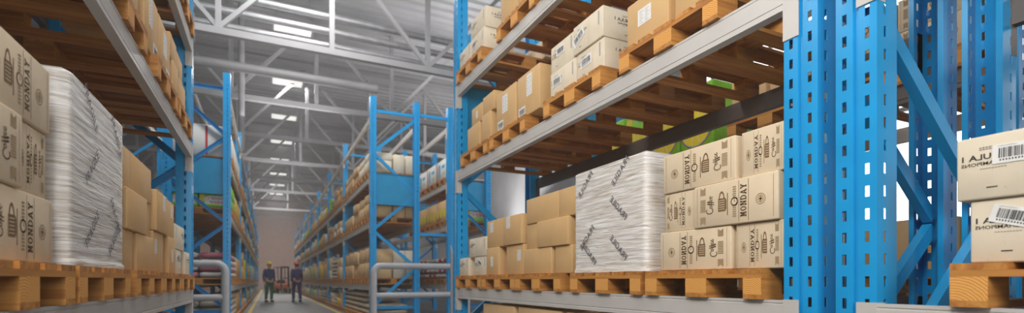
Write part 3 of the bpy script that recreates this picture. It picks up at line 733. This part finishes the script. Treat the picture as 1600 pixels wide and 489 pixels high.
# back-to-back neighbour of that row
def first_bay_right_back():
    row = RB; nm = 'inner bay past the barrier'
    for lv in (1, 2, 3):
        zb = LEV[lv]; zt = zb+PH+.0015; ln = ['', 'lower shelf', 'middle shelf', 'top shelf'][lv]
        for i in range(4):
            yc = a0+.43+i*.865
            pallet(row, yc, zb, f'wooden pallet, {ord_(i)} from near end, {ln}, {nm}', parts=False, d=-.04)
            if lv == 3:
                o = carton(row, yc-.4, yc+.4, zt, .5, f'white carton with coloured prints, {ord_(i)} on the top shelf, {nm}', 'white', d=.62, depth=.5, near=False, rz=PI)
                mb = MB(); y = -.2512
                mb.rect(-.38, .02, -.33, .48, y, 0); mb.rect(-.2, .1, -.05, .4, y, 1); mb.rect(.05, .28, .3, .36, y, 1); mb.disc(.2, .15, .045, y, 2); mb.rect(-.28, .12, -.24, .36, y, 3)
                ob('coloured_print', mb.mesh('coloured_print', [M['red'], M['cyan'], M['green'], M['pink']], False), o)
            elif lv == 2:
                o = carton(row, yc-.4, yc+.4, zt, .5, f'tan carton with yellow round print, {ord_(i)} on the middle shelf, {nm}', 'tan', d=.62, depth=.5, near=False, rz=PI)
                mb = MB(); y = -.2512
                for x in (-.27, 0, .27): mb.disc(x, .2, .12, y, 0, 22, .8); mb.ring(x, .2, .05, .065, y-.0005, 1, 16, ex=.8)
                ob('round_print', mb.mesh('round_print', [M['yellow'], M['green']], False), o)
                if i == 0: wool_pack(row, yc-.4, yc+.4, zt, .46, f'green insulation pack with red lettering at row end, {nm}', .02, .56)
            else:
                for r in range(4):
                    for q in (-1, 1): sack(row, yc+q*.2, zt+r*.131, f'white sack with red band, lower shelf of the {nm}', ('sack', 'red' if (r+i) % 2 else 'sack'), .4, .9, .13, .2, 'red and white sacks on the lower shelf') if (r+i) % 2 else sack(row, yc+q*.2, zt+r*.131, f'plain white sack, lower shelf of the {nm}', ('sack', 'sack'), .4, .9, .13, .2, 'plain sacks on the lower shelf')
first_bay_right_back()
# first bay, left row
def first_bay_left():
    row = L1; nm = 'left row past the barrier'
    for lv in (0, 1, 2, 3):
        zb = LEV.get(lv, 0); zt = zb+PH+.0015; ln = ['floor level', 'lower shelf', 'middle shelf', 'top shelf'][lv]
        for i in range(5):
            yc = a0+.43+i*.865
            pallet(row, yc, zb, f'wooden pallet, {ord_(i)} from near end, {ln}, {nm}')
            if lv == 3:
                o = carton(row, yc-.4, yc+.4, zt, .62, f'white carton with red stripe, {ord_(i)} on the top shelf, {nm}', 'white', d=.03, depth=1.08, near=False)
                mb = MB().rect(.12, .02, .16, .6, 0, 0); mb.rect(-.36, .1, -.1, .2, 0, 1)
                ob('red_stripe', mb.mesh('red_stripe', [M['red'], M['printgrey']], False), o, (-.4012, 0, 0), (0, 0, -HALF_PI))
            elif lv == 2 and i < 2:
                for r in range(2):
                    for q in range(2): wool_pack(row, yc-.4, yc+.4, zt+r*.28, .278, f'green insulation pack, {"upper" if r else "lower"} {"inner" if q else "aisle"} one, {ord_(i)} pallet, {nm}', .02+q*.56, .54)
            elif lv in (0, 1) and i < 3:
                for r in range(4):
                    for q in (-1, 1):
                        for e in range(2):
                            pk = lv == 1 and (r+e) % 2
                            sack(row, yc+q*.2, zt+r*.131, f'{"pink and white" if pk else "white" if lv else "grey-white"} sack stacked on the {ln}, {nm}', (('pink', 'sack') if pk else ('sack', 'sack') if lv else ('sackc', 'sack')), .4, .55, .13, .02+e*.56, f'{"pink" if pk else "white"} sacks, {ln}, left row')
            else:
                for q in (-1, 1): carton(row, yc+q*.2-.19, yc+q*.2+.185, zt, .5, f'tan carton, {"nearer" if q < 0 else "farther"}, {ord_(i)} pallet, {ln}, {nm}', 'yellow' if lv == 2 and q > 0 else 'tan', d=.02, depth=.6, near=False)
first_bay_left()

# ------------------------------------------------------------------ barriers and guards
def rail(name, label, pts_x, y, posts):
    x0, x1 = pts_x; r = .07; zt, zm, rc = 1.318-r+.02, .63, .16
    t = thing(name, label, 'barrier', (x0, y, 0)); w = x1-x0; sg = 1 if w > 0 else -1; w = abs(w)
    arc = lambda cx, cz, a0, a1: [(sg*(cx+rc*math.cos(a0+(a1-a0)*i/8)), 0, cz+rc*math.sin(a0+(a1-a0)*i/8)) for i in range(9)]
    path = [(0, 0, .012)]+arc(rc, zt-rc, PI, PI/2)+arc(w-rc, zt-rc, PI/2, 0)+[(sg*w, 0, .012)]
    ob('rail_hoop', smooth(MB().tube(path, r, 16).mesh('rail_hoop', M['rail']), 60), t)
    ob('mid_rail', smooth(MB().tube([(sg*(r*.6), 0, zm), (sg*(w-r*.6), 0, zm)], r*.92, 16).mesh('mid_rail', M['rail']), 60), t)
    ob('post', smooth(MB().tube([(sg*w*posts, 0, .012), (sg*w*posts, 0, zt-r*.5)], r*.9, 16).mesh('post', M['rail']), 60), t)
    for x in (0, w*posts, w): ob('base_plate', MB().box(sg*x-.11, -.11, 0, sg*x+.11, .11, .014).mesh('base_plate', M['rail']), t)
    return t
rail('guard_rail', 'grey tubular guard rail before the right row end frame', (2.04, 5.0), 11.0, .72)
rail('guard_rail', 'grey tubular guard rail before the left row end frame', (-.72, -3.6), 11.0, .72)
cg = thing('column_guard', 'grey steel corner guard at foot of the right rack far post', 'column guard', (2.075, 6.0, 0))
ob('guard_plate', MB().add([(0, -.0, 0), (0, .075, 0), (0, .075, 1.40), (0, 0, 1.30), (.006, 0, 0), (.006, .075, 0), (.006, .075, 1.40), (.006, 0, 1.30)], [(0, 1, 2, 3), (7, 6, 5, 4), (0, 4, 5, 1), (1, 5, 6, 2), (2, 6, 7, 3), (3, 7, 4, 0)]).box(0, .069, 0, .13, .075, 1.3).mesh('guard_plate', M['rail']), cg)
ob('base_plate', MB().box(-.03, -.0, 0, .15, .1, .01).mesh('base_plate', M['rail']), cg)

# ------------------------------------------------------------------ people and truck in the distance
def skin(name, parent, verts, edges, radii, mat, sub=2):
    me = bpy.data.meshes.new(name); me.from_pydata(verts, edges, []); me.materials.append(mat); o = ob(name, me, parent)
    sk = o.modifiers.new('skin', 'SKIN'); sk.use_smooth_shade = True
    for i, r in enumerate(radii): me.skin_vertices[0].data[i].radius = (r, r) if not isinstance(r, tuple) else r
    me.skin_vertices[0].data[0].use_root = True
    su = o.modifiers.new('sub', 'SUBSURF'); su.levels = sub; su.render_levels = sub; return o
def person(loc, rz, label, top, legs, hat, step=.16):
    t = thing('person', label, 'person', loc, rz)
    V = [(0, 0, .95), (0, .0, 1.15), (0, -.01, 1.36), (0, -.02, 1.47), (0, -.03, 1.54), (0, -.045, 1.62), (0, -.035, 1.71)]
    R = [(.15, .11), (.135, .10), (.165, .11), .06, .052, (.072, .088), (.06, .07)]; E = [(i, i+1) for i in range(6)]
    for s in (-1, 1):
        st = step*s; b = len(V)
        V += [(s*.10, .0, .88), (s*.105, -st*.45-.02, .48), (s*.105, -st*.7+.02, .09), (s*.11, -st*.7-.10, .045)]
        R += [(.095, .1), .06, .042, .038]; E += [(0, b), (b, b+1), (b+1, b+2), (b+2, b+3)]
        b = len(V); V += [(s*.19, -.01, 1.41), (s*.25, st*.35+.02, 1.13), (s*.26, st*.8-.06, .90), (s*.26, st*.85-.09, .82)]
        R += [.06, .043, .03, (.036, .02)]; E += [(2, b), (b, b+1), (b+1, b+2), (b+2, b+3)]
        h = b+3
        for f, (dx, dz, L) in enumerate(((-.027, 0, .07), (-.009, -.008, .085), (.009, -.006, .08), (.026, .002, .06))):
            c = len(V); x0, y0, z0 = V[h]; V += [(x0-.006*s, y0+dx-.005, z0-.03+dz), (x0-.014*s, y0+dx-.012, z0-.03-L*.6+dz), (x0-.03*s, y0+dx-.012, z0-.03-L+dz)]
            R += [.0095, .0085, .007]; E += [(h, c), (c, c+1), (c+1, c+2)]
        c = len(V); x0, y0, z0 = V[h]; V += [(x0-.01*s, y0-.045, z0+.005), (x0-.02*s, y0-.06, z0-.035)]; R += [.010, .008]; E += [(h, c), (c, c+1)]
    # nose and ears grow out of the head
    c = len(V); V += [(0, -.145, 1.615), (-.082, -.03, 1.625), (.082, -.03, 1.625)]; R += [.014, .014, .014]; E += [(5, c), (5, c+1), (5, c+2)]
    skin('body', t, V, E, R, M['skin'])
    up = lambda r, k: tuple(x+k for x in r) if isinstance(r, tuple) else r+k
    TI = [1, 0, 2, 3]; tv = [V[1], V[0], V[2], V[3]]; tr = [up(R[1], .02), up(R[0], .025), up(R[2], .02), .068]; te = [(0, 1), (0, 2), (2, 3)]
    for q in (11, 11+4+4+4*3+2-0):
        pass
    first = 7; per = 4+4+12+2
    for s in range(2):
        b = first+s*per+4; n = len(tv); tv += [V[b], V[b+1], V[b+2]]; tr += [.076, .058, .044]; te += [(2, n), (n, n+1), (n+1, n+2)]
    skin('jacket', t, tv, te, tr, M[top])
    lv = [(0, 0, .98)]; lr = [(.168, .128)]; le = []
    for s in range(2):
        b = first+s*per; n = len(lv); lv += [V[b], V[b+1], V[b+2]]; lr += [(.112, .115), .08, .066]; le += [(0, n), (n, n+1), (n+1, n+2)]
    skin('trousers', t, lv, le, lr, M[legs])
    for s in range(2):
        b = first+s*per; x, y, z = V[b+2]; mb = MB().tube([(x, y+.06, .05), (x, y, .058), (x, y-.10, .045), (x, y-.17, .035)], [.04, .05, .045, .028], 10)
        ob('shoe', smooth(mb.mesh('shoe', M['rubber']), 80), t)
    mb = MB(); rings = [(.135, 1.685, 1.25), (.112, 1.688, 1.1), (.112, 1.72, 1.1), (.10, 1.765, 1.1), (.06, 1.80, 1.1), (.01, 1.812, 1.1)]; n = 18
    vs = [(r*math.cos(2*PI*k/n), -.035+r*ex*math.sin(2*PI*k/n), z) for r, z, ex in rings for k in range(n)]
    mb.add(vs, [(j*n+k, j*n+(k+1) % n, (j+1)*n+(k+1) % n, (j+1)*n+k) for j in range(len(rings)-1) for k in range(n)]); ob('hard_hat', smooth(mb.mesh('hard_hat', M[hat]), 60), t)
    ob('hair', smooth(MB().tube([(0, .0, 1.60), (0, .0, 1.70)], [.075, .085], 14).mesh('hair', M['hair']), 60), t)
    for s in (-1, 1):
        ob('eye', MB().tube([(s*.03, -.128, 1.645), (s*.03, -.134, 1.645)], .01, 8).mesh('eye', M['rubber']), t)
    ob('mouth', MB().box(-.022, -.133, 1.567, .022, -.124, 1.573).mesh('mouth', M['red']), t)
    return t
person((.06, 25.0, 0), .5, 'distant person in yellow hard hat, navy jacket and green trousers, standing in aisle', 'navy', 'dgreen', 'yellow', .06)
person((1.18, 24.6, 0), PI+.3, 'distant person in dark violet overalls walking away along the aisle', 'purple', 'purple', 'orange', .2)
fk = thing('forklift', 'small orange forklift parked far down the aisle between the rows', 'forklift', (1.0, 42, 0), .25)
ob('chassis', bevbox('chassis', .95, 1.5, .55, M['orange'], .08, 3), fk, (0, .2, .18)); ob('counterweight', bevbox('counterweight', .9, .45, .55, M['orange'], .1, 3), fk, (0, .75, .5))
ob('seat', bevbox('seat', .45, .45, .3, M['rubber'], .05, 2), fk, (0, .35, .74))
g = MB()
for x in (-.4, .4):
    g.tube([(x, -.4, .7), (x, -.25, 1.95)], .03, 8); g.tube([(x, .75, 1.0), (x, .7, 1.95)], .03, 8); g.tube([(x, -.25, 1.95), (x, .7, 1.95)], .03, 8)
for i in range(5): g.tube([(-.4, -.25+i*.24, 1.95), (.4, -.25+i*.24, 1.95)], .02, 8)
ob('overhead_guard', g.mesh('overhead_guard', M['rubber']), fk)
g = MB()
for x in (-.25, .25): g.box(x-.05, -.72, .06, x+.05, -.6, 2.0)
for z in (.3, 1.1, 1.95): g.box(-.3, -.70, z, .3, -.62, z+.06)
ob('mast', g.mesh('mast', M['rubber']), fk)
for x in (-.2, .2): ob('fork', MB().box(x-.05, -1.75, .05, x+.05, -.72, .09).box(x-.05, -.76, .05, x+.05, -.72, .5).mesh('fork', M['steel']), fk)
for x in (-.42, .42):
    for y in (-.35, .65): ob('wheel', smooth(MB().tube([(x-.08, y, .23), (x+.08, y, .23)], .23, 20).mesh('wheel', M['rubber']), 40), fk)

# ------------------------------------------------------------------ hall shell
XA, XB, YA, YB, ZC = -9.0, 12.0, -3.6, 62.0, 10.4
struct('floor', MB().box(XA, YA, -.1, XB, YB, 0).mesh('floor', M['floor']))
mb = MB(); y = YA; vs = []; per = [(0, 0), (.22, 0), (.27, .09), (.43, .09)]
ys = []
while y < YB:
    for dy, dz in per: ys.append((min(y+dy, YB), ZC+dz))
    y += .48
ys.append((YB, ZC)); vs = [(x, a, b) for x in (XA, XB) for a, b in ys]; n = len(ys)
struct('ceiling', MB().add(vs, [(i, i+1, n+i+1, n+i) for i in range(n-1)]).box(XA, YA, ZC+.15, XB, YB, ZC+.2).mesh('ceiling', M['roof'], False))
struct('wall_left', MB().box(XA-.2, YA, 0, XA, YB, ZC+.2).mesh('wall_left', M['wall']))
struct('wall_end', MB().box(XA, YB, 0, XB, YB+.2, ZC+.2).mesh('wall_end', M['brick']))
wa, wb, wz0, wz1 = -2.5, 13.0, 1.6, 7.5
struct('wall_right', MB().box(XB, YA, 0, XB+.2, wa, ZC+.2).box(XB, wb, 0, XB+.2, YB, ZC+.2).box(XB, wa, 0, XB+.2, wb, wz0).box(XB, wa, wz1, XB+.2, wb, ZC+.2).mesh('wall_right', M['wall']))
wn = struct('window_1', MB().box(XB+.08, wa, wz0, XB+.10, wb, wz1).mesh('window_1', M['glass']))
fm = MB()
for i in range(9): yy = wa+(wb-wa)*i/8; fm.box(XB+.03, max(wa, yy-.05), wz0, XB+.15, min(wb, yy+.05), wz1)
for z in (wz0, (wz0+wz1)/2, wz1): fm.box(XB+.03, wa, max(wz0, z-.05), XB+.15, wb, min(wz1, z+.05))
ob('window_frame', fm.mesh('window_frame', M['truss']), wn)
for i, x in enumerate((-.48, 1.9)): struct(f'trim_{i+1}', MB().box(x-.05, 6.5, 0, x+.05, 60, .004).mesh('trim', M['yline']))

# roof trusses across the hall
def truss_proto(label):
    t = thing('roof_truss', label, 'roof truss')
    zb, zt = 6.85, 9.9
    ob('bottom_chord', MB().box(XA+.05, -.08, zb-.08, XB-.05, .08, zb+.08).mesh('bottom_chord', M['truss']), t)
    ob('top_chord', MB().box(XA+.05, -.1, zt-.1, XB-.05, .1, zt+.1).mesh('top_chord', M['truss']), t)
    xs = [XA+.3+i*2.55 for i in range(9)]
    for i, x in enumerate(xs):
        ob('web_post', MB().bar((x, 0, zb+.08), (x, 0, zt-.1), .12, .12, (0, 1, 0)).mesh('web_post', M['truss']), t)
        if i < 8:
            a, b = ((x, 0, zb+.08), (xs[i+1], 0, zt-.1)) if i % 2 else ((x, 0, zt-.1), (xs[i+1], 0, zb+.08))
            ob('web_diagonal', MB().bar(a, b, .1, .1, (0, 1, 0)).mesh('web_diagonal', M['truss']), t)
    return t
TR = None
for i in range(10):
    y = 9.2+4.6*i
    lab = f'white steel roof truss spanning the hall, {ord_(i-1) if i else "closest"} {"beyond the closest one" if i else "one overhead"}'
    if TR is None: TR = truss_proto(lab); o = TR
    else: o = copy_tree(TR); o.pop('label'); tag(o, lab, 'roof truss')
    o.location = (0, y, 0)
def pipe(name, label, a, b, r, mat='truss', cat='pipe'): return tag(ob(name, smooth(MB().tube([a, b], r, 16).mesh(name, M[mat]), 60)), label, cat)
pipe('ceiling_pipe', 'thick white pipe crossing high above the aisle', (-3.5, 15.6, 6.75), (3.0, 15.6, 6.75), .13)
for i, (y, z) in enumerate(((14.6, 7.35), (14.6, 7.75), (14.6, 8.15))): pipe('ceiling_pipe', f'grey conduit crossing under the roof, {["lowest", "middle", "uppermost"][i]} of three parallel ones', (-8.8, y, z), (11.8, y, z), .09, 'steel')
for i, x in enumerate((-2.4,)): pipe('ceiling_pipe', 'long grey pipe running along the roof above the left racks', (x, 2, 7.6), (x, 61, 7.6), .12)
pipe('hanger_pipe', 'vertical white pipe hanging from the roof behind the left rack', (-.72, 17.6, 4.9), (-.72, 17.6, 10.3), .09)
dt = thing('ventilation_duct', 'blue-grey ventilation duct hanging above the left row', 'duct', (-2.2, 13.0, 7.2), 0)
ob('duct_body', bevbox('duct_body', .9, 5.5, .7, M['duct'], .05, 2), dt)
for y in (-2.5, 0, 2.5): ob('duct_flange', MB().box(-.49, y-.04, -.04, .49, y+.04, .74).mesh('duct_flange', M['steel']), dt)
for x in (-.4, .4): ob('hanger', MB().tube([(x, 0, .7), (x, 0, 3.1)], .015, 6).mesh('hanger', M['steel']), dt)
ob('outlet', bevbox('outlet', .7, .7, .5, M['duct'], .03, 2), dt, (0, -2.2, -.5))
# lamps along the aisle
for i in range(3, 11):
    y = 3.0+5.0*i
    lp = thing('ceiling_lamp', f'rectangular bright ceiling lamp over the aisle, {["first", "second", "third", "fourth", "fifth", "sixth", "seventh", "eighth"][i-3]} from the camera', 'ceiling lamp', (.75, y, 9.2))
    ob('housing', MB().box(-.62, -.42, 0, .62, .42, .12).mesh('housing', M['truss']), lp); ob('diffuser', MB().box(-.56, -.36, -.02, .56, .36, -.001).mesh('diffuser', M['lamp']), lp)
    for x in (-.5, .5): ob('hanger', MB().tube([(x, 0, .12), (x, 0, 1.25)], .012, 6).mesh('hanger', M['steel']), lp)

# spacers that tie the back-to-back frames together beyond the cross aisle
for z, w in ((4.86, 'upper'), (2.05, 'lower')):
    o = ob('row_spacer', MB().box(3.227, 11.70, z-.035, 3.913, 11.75, z+.035).box(3.2255, 11.68, z-.06, 3.231, 11.77, z+.06).box(3.909, 11.68, z-.06, 3.9145, 11.77, z+.06).mesh('row_spacer', M['blue']))
    tag(o, f'blue {w} spacer bar joining the two end frames past the barrier', 'spacer bar')

# goods the picture shows nothing of (behind other goods) are left out again
UNSEEN = {110, 111, 118, 119, 120, 121, 165, 167, 403, 417, 418, 419, 420, 424, 433, 443, 444, 452, 456, 457, 458, 459, 461, 462, 463, 464, 466, 472, 483, 484, 485, 486, 492, 500, 501, 503, 570, 573, 578, 579, 580, 581, 582, 583, 584, 585, 588, 604, 605, 608, 611, 616, 617, 620, 623, 628, 638, 640, 652, 662, 664, 674, 676, 683, 688, 691, 694, 695, 700, 703, 707, 712, 715, 718, 719, 748, 752, 754, 758, 760, 766, 770, 782, 798, 804, 806, 810, 812, 816, 818, 822, 824, 828, 830, 844, 850, 854, 856, 860, 862, 866, 868, 874, 876, 892, 894, 898, 900, 902, 904, 906, 910, 912, 1066, 1068, 1099, 1100, 1158, 1172, 1176, 1179, 1181, 1183, 1185, 1187, 1189, 1191, 1193}
for i in sorted(UNSEEN):
    for ch in list(ALL[i].children): bpy.data.objects.remove(ch)
    bpy.data.objects.remove(ALL[i])

# ------------------------------------------------------------------ light
def area(name, loc, target, sx, sy, power, col=(1, 1, 1)):
    l = bpy.data.lights.new(name, 'AREA'); l.shape = 'RECTANGLE'; l.size = sx; l.size_y = sy; l.energy = power; l.color = col
    o = bpy.data.objects.new(name, l); COL.objects.link(o); o.location = loc; o.rotation_euler = (Vector(target)-Vector(loc)).to_track_quat('-Z', 'Y').to_euler(); return o
for i in range(6):
    area('aisle_lamp_light', (.75, 3.0+10*i, 9.1), (.75, 3.0+10*i, 0), 1.2, .8, (80, 200, 200, 220, 300, 900)[i], (1, .985, .96))
for i in range(6):
    area('roof_fill', (.75, 9+9*i, 6.0), (.75, 9+9*i, 12), 3, 4, (165, 85, 55, 50, 50, 50)[i], (1, .99, .98))  # unseen fills added to brighten roof and trusses, no fixtures here
area('roof_fill_side', (8.5, 20, 6.0), (9.5, 22, 12), 4, 12, 500, (1, .99, .98))  # added fill without a fixture, lifts the far right side of the hall
area('left_key_fill', (-.6, .0, 3.3), (2.3, 1.9, 1.4), 1.3, 1.3, 112, (1, .97, .92))  # added key light, no door here; lights the right rack's aisle faces
area('upper_key_fill', (-.55, 3.4, 4.4), (2.2, 4.2, 2.4), .8, 1.6, 54, (1, .97, .92))  # second added key, no fixture; brightens the upper right shelves
area('rear_fill', (.6, -3.3, 2.6), (1.6, 2, 1.3), 2.5, 2.5, 115, (1, .98, .95))  # unseen fill added behind the camera for the sides facing it
area('cross_aisle_fill', (.7, 8.6, 8.4), (.7, 12.2, 2.2), 4, .8, 330, (1, .99, .97))  # added fill without a fixture, brightens the end frames past the barrier
area('flue_fill', (3.56, 4.0, 5.2), (3.56, 4.0, 0), .25, 3.4, 30, (1, .98, .95))  # fill added in the gap between rows to brighten the citrus packs
area('side_window_light', (11.8, 5.0, 4.5), (4, 3.0, 2), 14, 5.5, 130, (.93, .97, 1))
W = bpy.data.worlds.new('hall_world'); S.world = W; W.use_nodes = True
bg = W.node_tree.nodes['Background']; bg.inputs[0].default_value = (.92, .95, 1, 1); bg.inputs[1].default_value = .34

# dusty air of the long hall: far things fade into it
vs_ = W.node_tree.nodes.new('ShaderNodeVolumeScatter'); vs_.inputs['Color'].default_value = (.97, .98, 1, 1); vs_.inputs['Density'].default_value = HAZE; vs_.inputs['Anisotropy'].default_value = .0
W.node_tree.links.new(vs_.outputs[0], W.node_tree.nodes['World Output'].inputs['Volume'])

# ------------------------------------------------------------------ camera
cam = bpy.data.cameras.new('camera'); co = bpy.data.objects.new('camera', cam); COL.objects.link(co); S.camera = co
cam.sensor_width = 36; cam.lens = 790/1600*36; cam.shift_y = (438.5-244.5)/1600
th = math.atan(382/790)
co.location = (0, 0, .95); co.rotation_euler = (PI/2, 0, -th)
cam.clip_start = .05; cam.clip_end = 200
cam.dof.use_dof = True; cam.dof.focus_distance = 2.75; cam.dof.aperture_fstop = cam.lens/10.5
S.view_settings.view_transform = 'Standard'; S.view_settings.look = 'None'; S.view_settings.gamma = 1; S.view_settings.use_curve_mapping = False
S.view_settings.exposure = 0.0
S.cycles.volume_bounces = 1; S.cycles.max_bounces = 6; S.cycles.diffuse_bounces = 3; S.cycles.glossy_bounces = 3; S.cycles.use_denoising = True; S.cycles.sample_clamp_indirect = 6
